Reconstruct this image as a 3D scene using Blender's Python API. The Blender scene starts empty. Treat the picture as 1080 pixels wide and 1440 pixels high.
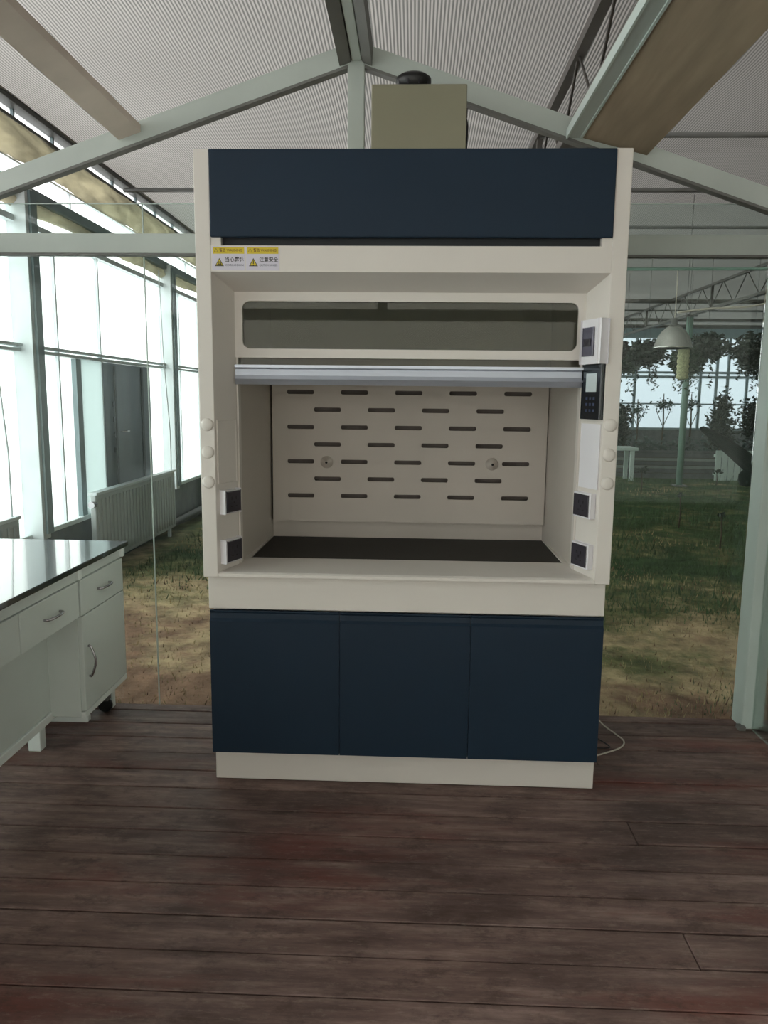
import bpy, bmesh, math, random
from mathutils import Vector, Matrix
random.seed(7)
SC = bpy.context.scene
COL = SC.collection
PI = math.pi

# ------------------------------------------------------------------ materials
def new_mat(name):
    m = bpy.data.materials.new(name); m.use_nodes = True
    nt = m.node_tree; nt.nodes.clear()
    out = nt.nodes.new('ShaderNodeOutputMaterial')
    return m, nt, out

def rgb(*c):
    """sRGB 0-255 to linear"""
    r = []
    for v in c:
        v /= 255.0
        r.append(v / 12.92 if v <= .04045 else ((v + .055) / 1.055) ** 2.4)
    return (*r, 1)

def tint(c, f):
    return (min(c[0] * f, 1), min(c[1] * f, 1), min(c[2] * f, 1), 1)

def plain(name, col, rough=.5, metal=0, var=.06, scale=6, bump=0, bscale=60, spec=.5, col2=None, stretch=(1, 1, 1), coat=0):
    """a painted / moulded surface: base colour varied softly with noise, optional bump"""
    m, nt, out = new_mat(name); N = nt.nodes; L = nt.links
    b = N.new('ShaderNodeBsdfPrincipled')
    b.inputs['Roughness'].default_value = rough
    b.inputs['Metallic'].default_value = metal
    b.inputs['Specular IOR Level'].default_value = spec
    b.inputs['Coat Weight'].default_value = coat
    tc = N.new('ShaderNodeTexCoord'); mp = N.new('ShaderNodeMapping')
    mp.inputs['Scale'].default_value = stretch
    L.new(tc.outputs['Object'], mp.inputs['Vector'])
    n = N.new('ShaderNodeTexNoise'); n.inputs['Scale'].default_value = scale; n.inputs['Detail'].default_value = 5
    L.new(mp.outputs['Vector'], n.inputs['Vector'])
    r = N.new('ShaderNodeValToRGB')
    r.color_ramp.elements[0].position = .3; r.color_ramp.elements[1].position = .7
    r.color_ramp.elements[0].color = tint(col, 1 - var); r.color_ramp.elements[1].color = col2 or tint(col, 1 + var)
    L.new(n.outputs['Fac'], r.inputs['Fac']); L.new(r.outputs['Color'], b.inputs['Base Color'])
    if bump:
        n2 = N.new('ShaderNodeTexNoise'); n2.inputs['Scale'].default_value = bscale; n2.inputs['Detail'].default_value = 4
        L.new(mp.outputs['Vector'], n2.inputs['Vector'])
        bp = N.new('ShaderNodeBump'); bp.inputs['Strength'].default_value = bump; bp.inputs['Distance'].default_value = .01
        L.new(n2.outputs['Fac'], bp.inputs['Height']); L.new(bp.outputs['Normal'], b.inputs['Normal'])
    L.new(b.outputs['BSDF'], out.inputs['Surface'])
    return m

def glass(name, col=(.86, .93, .9, 1), haze=.04, hazecol=(.7, .78, .74, 1), gloss=1.0):
    m, nt, out = new_mat(name); N = nt.nodes; L = nt.links
    t = N.new('ShaderNodeBsdfTransparent'); t.inputs['Color'].default_value = col
    g = N.new('ShaderNodeBsdfGlossy'); g.inputs['Roughness'].default_value = .02
    d = N.new('ShaderNodeBsdfDiffuse'); d.inputs['Color'].default_value = hazecol
    tc = N.new('ShaderNodeTexCoord'); n = N.new('ShaderNodeTexNoise'); n.inputs['Scale'].default_value = 1.7; n.inputs['Detail'].default_value = 6
    L.new(tc.outputs['Object'], n.inputs['Vector'])
    mr = N.new('ShaderNodeMapRange'); mr.inputs['From Min'].default_value = .3; mr.inputs['From Max'].default_value = .7
    mr.inputs['To Min'].default_value = haze * .5; mr.inputs['To Max'].default_value = haze * 1.5
    L.new(n.outputs['Fac'], mr.inputs['Value'])
    fr = N.new('ShaderNodeFresnel'); fr.inputs['IOR'].default_value = 1.45
    mu = N.new('ShaderNodeMath'); mu.operation = 'MULTIPLY'; mu.inputs[1].default_value = gloss
    L.new(fr.outputs['Fac'], mu.inputs[0])
    a = N.new('ShaderNodeMixShader'); L.new(mu.outputs[0], a.inputs['Fac']); L.new(t.outputs[0], a.inputs[1]); L.new(g.outputs[0], a.inputs[2])
    b = N.new('ShaderNodeMixShader'); L.new(mr.outputs['Result'], b.inputs['Fac']); L.new(a.outputs[0], b.inputs[1]); L.new(d.outputs[0], b.inputs[2])
    L.new(b.outputs[0], out.inputs['Surface'])
    return m

def film(name, col, transp=.4, tcol=(1, 1, 1, 1)):
    """milky plastic film: lets diffuse daylight through"""
    m, nt, out = new_mat(name); N = nt.nodes; L = nt.links
    t = N.new('ShaderNodeBsdfTransparent'); t.inputs['Color'].default_value = tcol
    s = N.new('ShaderNodeBsdfTranslucent'); s.inputs['Color'].default_value = col
    mx = N.new('ShaderNodeMixShader'); mx.inputs['Fac'].default_value = 1 - transp
    L.new(t.outputs[0], mx.inputs[1]); L.new(s.outputs[0], mx.inputs[2]); L.new(mx.outputs[0], out.inputs['Surface'])
    return m

def screen_mat():
    """shade screen: narrow strips running along the house, alternating aluminised and open weave"""
    m, nt, out = new_mat('shade_screen'); N = nt.nodes; L = nt.links
    tc = N.new('ShaderNodeTexCoord'); sp = N.new('ShaderNodeSeparateXYZ'); L.new(tc.outputs['Object'], sp.inputs[0])
    mu = N.new('ShaderNodeMath'); mu.operation = 'MULTIPLY'; mu.inputs[1].default_value = 2 * PI / .0205; L.new(sp.outputs['X'], mu.inputs[0])
    si = N.new('ShaderNodeMath'); si.operation = 'SINE'; L.new(mu.outputs[0], si.inputs[0])
    mr = N.new('ShaderNodeMapRange'); mr.inputs['From Min'].default_value = -.5; mr.inputs['From Max'].default_value = .5
    L.new(si.outputs[0], mr.inputs['Value'])
    n = N.new('ShaderNodeTexNoise'); n.inputs['Scale'].default_value = .9; n.inputs['Detail'].default_value = 8; n.inputs['Roughness'].default_value = .65
    L.new(tc.outputs['Object'], n.inputs['Vector'])
    rmp = N.new('ShaderNodeValToRGB'); rmp.color_ramp.elements[0].position = .3; rmp.color_ramp.elements[1].position = .7
    rmp.color_ramp.elements[0].color = (.50, .475, .455, 1); rmp.color_ramp.elements[1].color = (.60, .575, .55, 1)
    L.new(n.outputs['Fac'], rmp.inputs['Fac'])
    mc = N.new('ShaderNodeMix'); mc.data_type = 'RGBA'; mc.blend_type = 'MULTIPLY'; mc.inputs['Factor'].default_value = 1
    L.new(rmp.outputs['Color'], mc.inputs[6])
    st = N.new('ShaderNodeMix'); st.data_type = 'RGBA'; st.inputs[6].default_value = (.30, .33, .33, 1); st.inputs[7].default_value = (1, 1, 1, 1)
    L.new(mr.outputs['Result'], st.inputs['Factor']); L.new(st.outputs[2], mc.inputs[7])
    sc_ = N.new('ShaderNodeVectorMath'); sc_.operation = 'SCALE'; sc_.inputs['Scale'].default_value = .56; L.new(mc.outputs[2], sc_.inputs[0])
    s = N.new('ShaderNodeBsdfTransparent'); L.new(sc_.outputs[0], s.inputs['Color'])
    d = N.new('ShaderNodeBsdfDiffuse'); sd = N.new('ShaderNodeMix'); sd.data_type = 'RGBA'; sd.inputs[6].default_value = (.34, .33, .32, 1); sd.inputs[7].default_value = (.62, .60, .57, 1); L.new(mr.outputs['Result'], sd.inputs['Factor']); L.new(sd.outputs[2], d.inputs['Color'])
    a = N.new('ShaderNodeMixShader'); a.inputs['Fac'].default_value = .4; L.new(s.outputs[0], a.inputs[1]); L.new(d.outputs[0], a.inputs[2])
    L.new(a.outputs[0], out.inputs['Surface'])
    return m

def floor_mat():
    """worn stained planks; each plank has its own tone"""
    m, nt, out = new_mat('worn_planks'); N = nt.nodes; L = nt.links
    tc = N.new('ShaderNodeTexCoord'); sp = N.new('ShaderNodeSeparateXYZ'); L.new(tc.outputs['Object'], sp.inputs[0])
    dv = N.new('ShaderNodeMath'); dv.operation = 'DIVIDE'; dv.inputs[1].default_value = PLANK; L.new(sp.outputs['Y'], dv.inputs[0])
    fl = N.new('ShaderNodeMath'); fl.operation = 'FLOOR'; L.new(dv.outputs[0], fl.inputs[0])
    wn = N.new('ShaderNodeTexWhiteNoise'); wn.noise_dimensions = '1D'; L.new(fl.outputs[0], wn.inputs['W'])
    def noise(scale, st, detail=7, rough=.6, seed=0.0):
        mp = N.new('ShaderNodeMapping'); mp.inputs['Scale'].default_value = st; mp.inputs['Location'].default_value = (seed, seed, 0)
        L.new(tc.outputs['Object'], mp.inputs['Vector'])
        n = N.new('ShaderNodeTexNoise'); n.inputs['Scale'].default_value = scale; n.inputs['Detail'].default_value = detail; n.inputs['Roughness'].default_value = rough
        L.new(mp.outputs['Vector'], n.inputs['Vector']); return n
    def ramp(src, stops):
        r = N.new('ShaderNodeValToRGB'); e = r.color_ramp.elements
        while len(e) < len(stops): e.new(.5)
        for i, (p, c) in enumerate(stops): e[i].position = p; e[i].color = c
        L.new(src, r.inputs['Fac']); return r
    # shift the pattern from plank to plank so grain does not run across the gaps
    grain = noise(2.0, (1.0, 9, 1), 9, .72); patch = noise(1.5, (1, 2.0, 1), 7, .68, 4.7); red = noise(1.3, (.7, 3.0, 1), 6, .62, 11.3); fine = noise(14, (1, 3.5, 1), 7, .8, 2.0); blot = noise(6.5, (1, 1.7, 1), 6, .75, 8.0)
    base = ramp(grain.outputs['Fac'], [(.30, rgb(88, 69, 63)), (.5, rgb(114, 92, 86)), (.70, rgb(150, 128, 120))])
    dirt = ramp(patch.outputs['Fac'], [(.36, (.52, .50, .50, 1)), (.5, (.95, .93, .93, 1)), (.64, (1.25, 1.24, 1.22, 1))])
    m1 = N.new('ShaderNodeMix'); m1.data_type = 'RGBA'; m1.blend_type = 'MULTIPLY'; m1.inputs['Factor'].default_value = 1
    L.new(base.outputs[0], m1.inputs[6]); L.new(dirt.outputs[0], m1.inputs[7])
    rf = ramp(red.outputs['Fac'], [(.53, (0, 0, 0, 1)), (.68, (.75, .75, .75, 1))])
    m2 = N.new('ShaderNodeMix'); m2.data_type = 'RGBA'; L.new(rf.outputs[0], m2.inputs['Factor']); L.new(m1.outputs[2], m2.inputs[6]); m2.inputs[7].default_value = rgb(112, 62, 54)
    gf = ramp(fine.outputs['Fac'], [(.54, (0, 0, 0, 1)), (.70, (.55, .55, .55, 1))])
    m3 = N.new('ShaderNodeMix'); m3.data_type = 'RGBA'; L.new(gf.outputs[0], m3.inputs['Factor']); L.new(m2.outputs[2], m3.inputs[6]); m3.inputs[7].default_value = rgb(150, 134, 124)
    bf = ramp(blot.outputs['Fac'], [(.34, (.7, .7, .7, 1)), (.48, (0, 0, 0, 1))])
    m5 = N.new('ShaderNodeMix'); m5.data_type = 'RGBA'; L.new(bf.outputs[0], m5.inputs['Factor']); L.new(m3.outputs[2], m5.inputs[6]); m5.inputs[7].default_value = rgb(72, 55, 49)
    mr = N.new('ShaderNodeMapRange'); mr.inputs['To Min'].default_value = .86; mr.inputs['To Max'].default_value = 1.14; L.new(wn.outputs['Value'], mr.inputs['Value'])
    m4 = N.new('ShaderNodeVectorMath'); m4.operation = 'SCALE'; L.new(m5.outputs[2], m4.inputs[0]); L.new(mr.outputs['Result'], m4.inputs['Scale'])
    b = N.new('ShaderNodeBsdfPrincipled'); b.inputs['Roughness'].default_value = .6; b.inputs['Specular IOR Level'].default_value = .35
    L.new(m4.outputs[0], b.inputs['Base Color'])
    bp = N.new('ShaderNodeBump'); bp.inputs['Strength'].default_value = .35; bp.inputs['Distance'].default_value = .004
    L.new(grain.outputs['Fac'], bp.inputs['Height']); L.new(bp.outputs['Normal'], b.inputs['Normal'])
    L.new(b.outputs[0], out.inputs['Surface'])
    return m

def ground_mat():
    m, nt, out = new_mat('patchy_lawn'); N = nt.nodes; L = nt.links
    tc = N.new('ShaderNodeTexCoord')
    def noise(scale, detail, seed, rough=.6):
        mp = N.new('ShaderNodeMapping'); mp.inputs['Location'].default_value = (seed, seed * .7, 0); L.new(tc.outputs['Object'], mp.inputs['Vector'])
        n = N.new('ShaderNodeTexNoise'); n.inputs['Scale'].default_value = scale; n.inputs['Detail'].default_value = detail; n.inputs['Roughness'].default_value = rough
        L.new(mp.outputs['Vector'], n.inputs['Vector']); return n
    a = noise(.8, 7, 3.1, .7); b_ = noise(6, 6, 9.2); sp = N.new('ShaderNodeSeparateXYZ'); L.new(tc.outputs['Object'], sp.inputs[0])
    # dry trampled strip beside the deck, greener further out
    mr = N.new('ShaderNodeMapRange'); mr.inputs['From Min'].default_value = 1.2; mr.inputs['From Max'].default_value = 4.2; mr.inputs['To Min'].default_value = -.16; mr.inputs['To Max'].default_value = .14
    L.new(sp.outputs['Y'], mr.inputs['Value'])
    mx_ = N.new('ShaderNodeMapRange'); mx_.inputs['From Min'].default_value = -1.5; mx_.inputs['From Max'].default_value = 1.5; mx_.inputs['To Min'].default_value = -.10; mx_.inputs['To Max'].default_value = .0  # tan towards the window side: drier grass, with window daylight painted in
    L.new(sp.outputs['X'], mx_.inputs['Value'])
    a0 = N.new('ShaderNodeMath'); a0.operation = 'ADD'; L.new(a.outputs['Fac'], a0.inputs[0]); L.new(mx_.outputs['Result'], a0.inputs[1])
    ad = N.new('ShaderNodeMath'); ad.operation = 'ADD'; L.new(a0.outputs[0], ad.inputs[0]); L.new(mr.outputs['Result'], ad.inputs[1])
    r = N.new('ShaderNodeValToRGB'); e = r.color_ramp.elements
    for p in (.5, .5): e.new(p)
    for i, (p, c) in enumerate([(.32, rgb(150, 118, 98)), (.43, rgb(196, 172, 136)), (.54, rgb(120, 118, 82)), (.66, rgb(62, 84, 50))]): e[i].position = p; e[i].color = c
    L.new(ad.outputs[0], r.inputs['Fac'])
    r2 = N.new('ShaderNodeValToRGB'); r2.color_ramp.elements[0].position = .32; r2.color_ramp.elements[1].position = .7
    r2.color_ramp.elements[0].color = (.5, .5, .5, 1); r2.color_ramp.elements[1].color = (1.2, 1.2, 1.2, 1); L.new(b_.outputs['Fac'], r2.inputs['Fac'])
    mx = N.new('ShaderNodeMix'); mx.data_type = 'RGBA'; mx.blend_type = 'MULTIPLY'; mx.inputs['Factor'].default_value = 1
    L.new(r.outputs[0], mx.inputs[6]); L.new(r2.outputs[0], mx.inputs[7])
    b = N.new('ShaderNodeBsdfPrincipled'); b.inputs['Roughness'].default_value = .95; b.inputs['Specular IOR Level'].default_value = .1
    L.new(mx.outputs[2], b.inputs['Base Color'])
    bp = N.new('ShaderNodeBump'); bp.inputs['Strength'].default_value = .8; bp.inputs['Distance'].default_value = .05; L.new(b_.outputs['Fac'], bp.inputs['Height']); L.new(bp.outputs['Normal'], b.inputs['Normal'])
    L.new(b.outputs[0], out.inputs['Surface'])
    return m

PLANK = .145
M = {
 'hood_white': plain('hood_enamel', rgb(216, 210, 203), .42, var=.02, scale=3),
 'hood_cavity_shade': plain('cavity_shade_grey', rgb(120, 110, 104), .7),  # darker than the other liner: shade behind the slots put into the colour
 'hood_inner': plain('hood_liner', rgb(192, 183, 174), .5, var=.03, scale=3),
 'navy': plain('navy_enamel', rgb(25, 42, 58), .5, var=.06, scale=2, spec=.25),
 'gap_dark': plain('dark_recess', rgb(26, 30, 36), .6),
 'plastic_white': plain('white_plastic', rgb(226, 224, 228), .35, var=.01),
 'socket_dark': plain('charcoal_socket', rgb(50, 47, 56), .35, var=.05),
 'socket_hole': plain('socket_slot', rgb(12, 12, 14), .6),
 'panel_black': plain('black_keypad', rgb(26, 30, 36), .22, var=.03),
 'display': plain('grey_display', rgb(196, 206, 208), .2, var=.03),
 'breaker_win': plain('smoked_cover', rgb(84, 82, 98), .15, var=.12, scale=30),
 'alu': plain('aluminium', rgb(188, 194, 206), .32, metal=.6, var=.03, stretch=(1, 20, 20)),
 'chrome': plain('bright_metal', rgb(168, 164, 168), .22, metal=.95, var=.03),
 'epoxy_black': plain('black_epoxy', rgb(30, 29, 27), .55, var=.15, spec=.3),
 'bench_top': plain('black_bench_laminate', rgb(34, 38, 44), .17, var=.05, coat=.6),
 'bench_edge': plain('bench_edge', rgb(30, 34, 40), .4),
 'bench_grey': plain('grey_cabinet_paint', rgb(204, 211, 206), .45, var=.02),
 'bench_light': plain('light_frame_paint', rgb(226, 232, 228), .4, var=.02),
 'beam': plain('grey_green_frame_paint', rgb(176, 184, 178), .5, var=.05, scale=4, bump=.05),
 'beam_dark': plain('dark_flange_paint', rgb(104, 104, 100), .6, var=.1),
 'purlin': plain('weathered_purlin_paint', rgb(212, 198, 186), .6, var=.08, scale=5),
 'post': plain('pale_green_post_paint', rgb(190, 204, 198), .45, var=.04, scale=4),
 'board': plain('brown_ply_board', rgb(150, 134, 112), .75, var=.16, scale=3, stretch=(8, .8, 1)),
 'galv': plain('galvanised_tube', rgb(96, 96, 94), .5, metal=.2, var=.1),
 'truss': plain('old_truss_paint', rgb(78, 74, 70), .6, var=.14),
 'green_col': plain('green_painted_column', rgb(112, 140, 128), .5, var=.08),
 'wall_base': plain('dark_block_wall', rgb(92, 96, 96), .85, var=.18, scale=8, bump=.3),
 'wall_plain': plain('plain_render_wall', rgb(150, 146, 138), .85, var=.06),
 'win_frame': plain('window_frame_metal', rgb(214, 220, 222), .45, var=.06),
 'win_frame_dark': plain('window_frame_teal', rgb(118, 134, 138), .5, var=.08),
 'white_board': plain('white_cladding', rgb(222, 232, 232), .55, var=.04),
 'clad': None,
 'cloth': plain('rumpled_liner_cloth', rgb(170, 160, 140), .95, var=.28, scale=5, bump=.6, bscale=9, stretch=(1, .6, 2)),
 'radiator': plain('radiator_enamel', rgb(186, 190, 190), .4, var=.03),
 'dark_door': plain('dark_door_sheet', rgb(54, 64, 72), .4, var=.35, scale=4, bump=.15, bscale=7, stretch=(1, 1, .5)),
 'fan_beige': plain('beige_housing', rgb(134, 131, 110), .5, var=.06, scale=1.5),
 'black': plain('matt_black_plastic', rgb(18, 18, 19), .4),
 'cable_black': plain('black_cable', rgb(20, 20, 22), .5),
 'cable_white': plain('pale_cable', rgb(200, 192, 180), .5),
 'leaf_dark': plain('dark_leaf', rgb(30, 42, 30), .6, var=.35, scale=9),
 'leaf_mid': plain('mid_leaf', rgb(44, 60, 40), .6, var=.3, scale=9),
 'leaf_brown': plain('dry_brown_leaf', rgb(44, 34, 30), .7, var=.35, scale=9),
 'leaf_blue': plain('bluish_leaf', rgb(62, 78, 74), .6, var=.25, scale=6),
 'stem': plain('stem', rgb(70, 62, 48), .8),
 'cactus': plain('dark_cactus_skin', rgb(14, 27, 22), .8, spec=.15, var=.3, scale=14, bump=.5, bscale=40),
 'pot': plain('grey_pot', rgb(58, 54, 52), .7),
 'lamp_alu': plain('spun_aluminium', rgb(205, 205, 200), .22, metal=.85, var=.05),
 'trap': plain('pale_yellow_mesh', rgb(176, 178, 138), .8, var=.3, scale=60, bump=.6, bscale=90),
 'slat_pale': plain('pale_bed_board', rgb(128, 132, 130), .7, var=.12),
 'slat_grey': plain('grey_bed_board', rgb(92, 94, 94), .8, var=.15),
 'fence_white': plain('white_picket', rgb(186, 200, 194), .6, var=.05),
 'sticker': plain('sticker_white', rgb(206, 202, 214), .4, var=.01),
 'sticker_yellow': plain('sticker_yellow', rgb(208, 184, 40), .45, var=.03),
 'sticker_ink': plain('sticker_ink', rgb(40, 40, 34), .6),
 'sticker_brown': plain('sticker_print', rgb(120, 84, 24), .6),
 'sticker_grey': plain('sticker_small_print', rgb(96, 96, 112), .6),
 'ink_blue': plain('keypad_print', rgb(50, 58, 84), .5),
 'yard': plain('pale_concrete_yard', rgb(214, 218, 218), .9, var=.05, scale=1),
}
M['glass'] = glass('wall_glass', (.90, .95, .93, 1), .012, gloss=.6)
M['sash_glass'] = glass('sash_glass', (.72, .73, .68, 1), .04, (.4, .4, .34, 1), .8)
M['clad'] = film('translucent_cladding', (.52, .56, .56, 1), .0)
M['film_near'] = film('near_daylight_film', (.85, .84, .80, 1), .4, (.9, .89, .86, 1))  # film of the unseen end wall, added to soften daylight on the hood
M['film_white'] = film('white_wall_film', (.95, .97, .98, 1), .55)
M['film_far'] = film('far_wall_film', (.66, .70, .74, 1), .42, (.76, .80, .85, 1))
M['screen'] = screen_mat()
def cloth_mat():
    m = plain('rumpled_liner', rgb(190, 186, 170), .95, var=.25, scale=5, bump=.5, bscale=9, stretch=(1, .6, 2))
    nt = m.node_tree; N = nt.nodes; L = nt.links
    out = [n for n in N if n.type == 'OUTPUT_MATERIAL'][0]; b = [n for n in N if n.type == 'BSDF_PRINCIPLED'][0]; r = [n for n in N if n.type == 'VALTORGB'][0]
    t = N.new('ShaderNodeBsdfTranslucent'); L.new(r.outputs['Color'], t.inputs['Color'])
    mx = N.new('ShaderNodeMixShader'); mx.inputs['Fac'].default_value = .62
    L.new(b.outputs[0], mx.inputs[1]); L.new(t.outputs[0], mx.inputs[2]); L.new(mx.outputs[0], out.inputs['Surface'])
    return m
M['cloth'] = cloth_mat()
M['floor'] = floor_mat()
M['ground'] = ground_mat()

# ------------------------------------------------------------------ mesh helpers
class MB:
    """collects solids into one bmesh; each solid may have its own material slot"""
    def __init__(self): self.bm = bmesh.new(); self.mats = []
    def slot(self, m):
        if m is None: return 0
        if m not in self.mats: self.mats.append(m)
        return self.mats.index(m)
    def _mark(self, fs, m):
        i = self.slot(m)
        for f in fs: f.material_index = i
    def box(self, a, b, m=None, bev=0, seg=2, mtx=None):
        (x0, y0, z0), (x1, y1, z1) = a, b
        r = bmesh.ops.create_cube(self.bm, size=1)
        vs = r['verts']
        for v in vs:
            v.co = Vector(((x0 + x1) / 2 + v.co.x * abs(x1 - x0), (y0 + y1) / 2 + v.co.y * abs(y1 - y0), (z0 + z1) / 2 + v.co.z * abs(z1 - z0)))
            if mtx: v.co = mtx @ v.co
        fs = list({f for v in vs for f in v.link_faces}); self._mark(fs, m)
        if bev:
            es = list({e for v in vs for e in v.link_edges})
            r = bmesh.ops.bevel(self.bm, geom=es, offset=bev, segments=seg, affect='EDGES', profile=.5)
            self._mark(r['faces'], m)
        return self
    def prism(self, pts, axis, a, b, m=None):
        """extrude a 2D outline along an axis (0,1,2) from a to b"""
        def P(u, v, w): return {0: (w, u, v), 1: (u, w, v), 2: (u, v, w)}[axis]
        A = [self.bm.verts.new(P(u, v, a)) for u, v in pts]; B = [self.bm.verts.new(P(u, v, b)) for u, v in pts]
        fs = [self.bm.faces.new(A), self.bm.faces.new(B[::-1])]
        n = len(pts)
        for i in range(n): fs.append(self.bm.faces.new((A[i], B[i], B[(i + 1) % n], A[(i + 1) % n])))
        self._mark(fs, m); return self
    def tube(self, pts, r, m=None, seg=10, closed=True):
        pts = [Vector(p) for p in pts]; n = len(pts)
        rs = r if isinstance(r, (list, tuple)) else [r] * n
        rings = []; up = None
        for i, p in enumerate(pts):
            t = (pts[min(i + 1, n - 1)] - pts[max(i - 1, 0)]).normalized()
            if up is None: up = t.orthogonal().normalized()
            up = (up - t * up.dot(t)).normalized(); s = t.cross(up)
            rings.append([self.bm.verts.new(p + (up * math.cos(2 * PI * k / seg) + s * math.sin(2 * PI * k / seg)) * rs[i]) for k in range(seg)])
        fs = []
        for A, B in zip(rings, rings[1:]):
            for k in range(seg):
                f = self.bm.faces.new((A[k], A[(k + 1) % seg], B[(k + 1) % seg], B[k])); f.smooth = True; fs.append(f)
        if closed: fs += [self.bm.faces.new(rings[0][::-1]), self.bm.faces.new(rings[-1])]
        self._mark(fs, m); return self
    def lathe(self, prof, c, m=None, seg=28, mtx=None):
        rings = []
        for r, z in prof:
            rings.append([self.bm.verts.new((mtx or Matrix()) @ Vector((r * math.cos(2 * PI * k / seg), r * math.sin(2 * PI * k / seg), z)) + Vector(c)) for k in range(seg)])
        fs = []
        for A, B in zip(rings, rings[1:]):
            for k in range(seg):
                f = self.bm.faces.new((A[k], A[(k + 1) % seg], B[(k + 1) % seg], B[k])); f.smooth = True; fs.append(f)
        if prof[0][0] > 1e-5: fs.append(self.bm.faces.new(rings[0][::-1]))
        if prof[-1][0] > 1e-5: fs.append(self.bm.faces.new(rings[-1]))
        self._mark(fs, m); return self
    def quad(self, pts, m=None):
        self._mark([self.bm.faces.new([self.bm.verts.new(p) for p in pts])], m); return self
    def leaves(self, c, rad, n, size, m=None, rnd=random, shell=.45, drop=0):
        for _ in range(n):
            d = Vector((rnd.gauss(0, 1), rnd.gauss(0, 1), rnd.gauss(0, 1))).normalized() * (shell + (1 - shell) * rnd.random()) * rnd.uniform(.75, 1.05)
            p = Vector((c[0] + d.x * rad[0], c[1] + d.y * rad[1], c[2] + d.z * rad[2]))
            a = Vector((rnd.gauss(0, 1), rnd.gauss(0, 1), rnd.gauss(0, .7) - drop)).normalized(); b = a.orthogonal().normalized()
            b.rotate(Matrix.Rotation(rnd.random() * 6.28, 3, a)); s = size * rnd.uniform(.6, 1.4)
            self.quad([p - a * s, p + b * s * .42, p + a * s, p - b * s * .42], m)
        return self
    def build(self, name, mat=None, parent=None, origin=None, smooth=False, **props):
        me = bpy.data.meshes.new(name)
        bmesh.ops.recalc_face_normals(self.bm, faces=self.bm.faces)
        if origin is not None:
            for v in self.bm.verts: v.co -= Vector(origin)
        self.bm.to_mesh(me); self.bm.free()
        if self.mats:
            for k in self.mats: me.materials.append(M[k])
        else: me.materials.append(M[mat])
        o = bpy.data.objects.new(name, me); COL.objects.link(o)
        if origin is not None: o.location = origin
        if parent is not None: o.parent = parent
        for k, v in props.items(): o[k] = v
        return o

def empty(name, loc, label, cat, group=None):
    o = bpy.data.objects.new(name, None); COL.objects.link(o); o.location = loc
    o.empty_display_size = .1
    o['label'] = label; o['category'] = cat
    if group: o['group'] = group
    return o

def part(mb, name, mat, root, **kw):
    """a part whose mesh was written in world coordinates, hung under its root"""
    p = Vector(); q = root
    while q is not None: p += Vector(q.location); q = q.parent
    for v in mb.bm.verts: v.co -= p
    return mb.build(name, mat, root, **kw)

def tag(o, label, cat, group=None, kind=None):
    o['label'] = label; o['category'] = cat
    if group: o['group'] = group
    if kind: o['kind'] = kind
    return o

def structure(o, label=None):
    o['kind'] = 'structure'
    if label: o['label'] = label
    return o

# ================================================================== SETTING: deck and ground
RX0, RX1 = -2.15, 1.67          # small room, outer faces of its posts
mb = MB()
y = -3.35; i = 0
edges = []
k0 = math.floor(-3.4 / PLANK)
rp = random.Random(3)
for k in range(k0, 6):
    a, b = k * PLANK, (k + 1) * PLANK
    if b > .803: b = .803
    if a >= .79: break
    # planks butt at staggered joints
    cuts = sorted([-2.75, 2.75] + [rp.choice((-2.2, .78, .82, 2.3)) for _ in range(rp.choice((0, 1)))])
    dz = rp.uniform(-.002, .0)
    for c0, c1 in zip(cuts, cuts[1:]):
        g = rp.choice((.0022, .0038, .0075)) 
        mb.box((c0 + .0012, a + g, -.028), (c1 - .0012, b - g * .6, dz), None, .002, 1)
fl = structure(mb.build('floor', 'floor'), 'worn brown plank deck with faded red stain under the fume hood')
fb = MB().box((-2.75, -3.4, -.13), (2.75, .802, -.03)).build('floor_base', 'gap_dark'); structure(fb, 'dark bearers and joists filling the gaps of the plank deck')

# lawn inside the big greenhouse: low relief grid
bm = bmesh.new()
nx, ny = 70, 90
from mathutils import noise as mn
def ground_z(x, y):
    return -.12 + .035 * mn.noise(Vector((x * .7, y * .7, 0))) + .015 * mn.noise(Vector((x * 2.3, y * 2.3, 5)))
vs = [[None] * (ny + 1) for _ in range(nx + 1)]
for i in range(nx + 1):
    for j in range(ny + 1):
        X = -3.05 + 15.2 * i / nx; Y = -6 + 27 * j / ny
        z = ground_z(X, Y)
        if Y < .95 and -3 < X < 3: z = min(z, -.135)
        vs[i][j] = bm.verts.new((X, Y, z))
for i in range(nx):
    for j in range(ny):
        f = bm.faces.new((vs[i][j], vs[i + 1][j], vs[i + 1][j + 1], vs[i][j + 1])); f.smooth = True
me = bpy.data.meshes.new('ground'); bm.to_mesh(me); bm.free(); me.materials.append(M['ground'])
g = bpy.data.objects.new('ground', me); COL.objects.link(g); structure(g, 'patchy lawn of dry and green grass beyond the glass')

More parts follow.
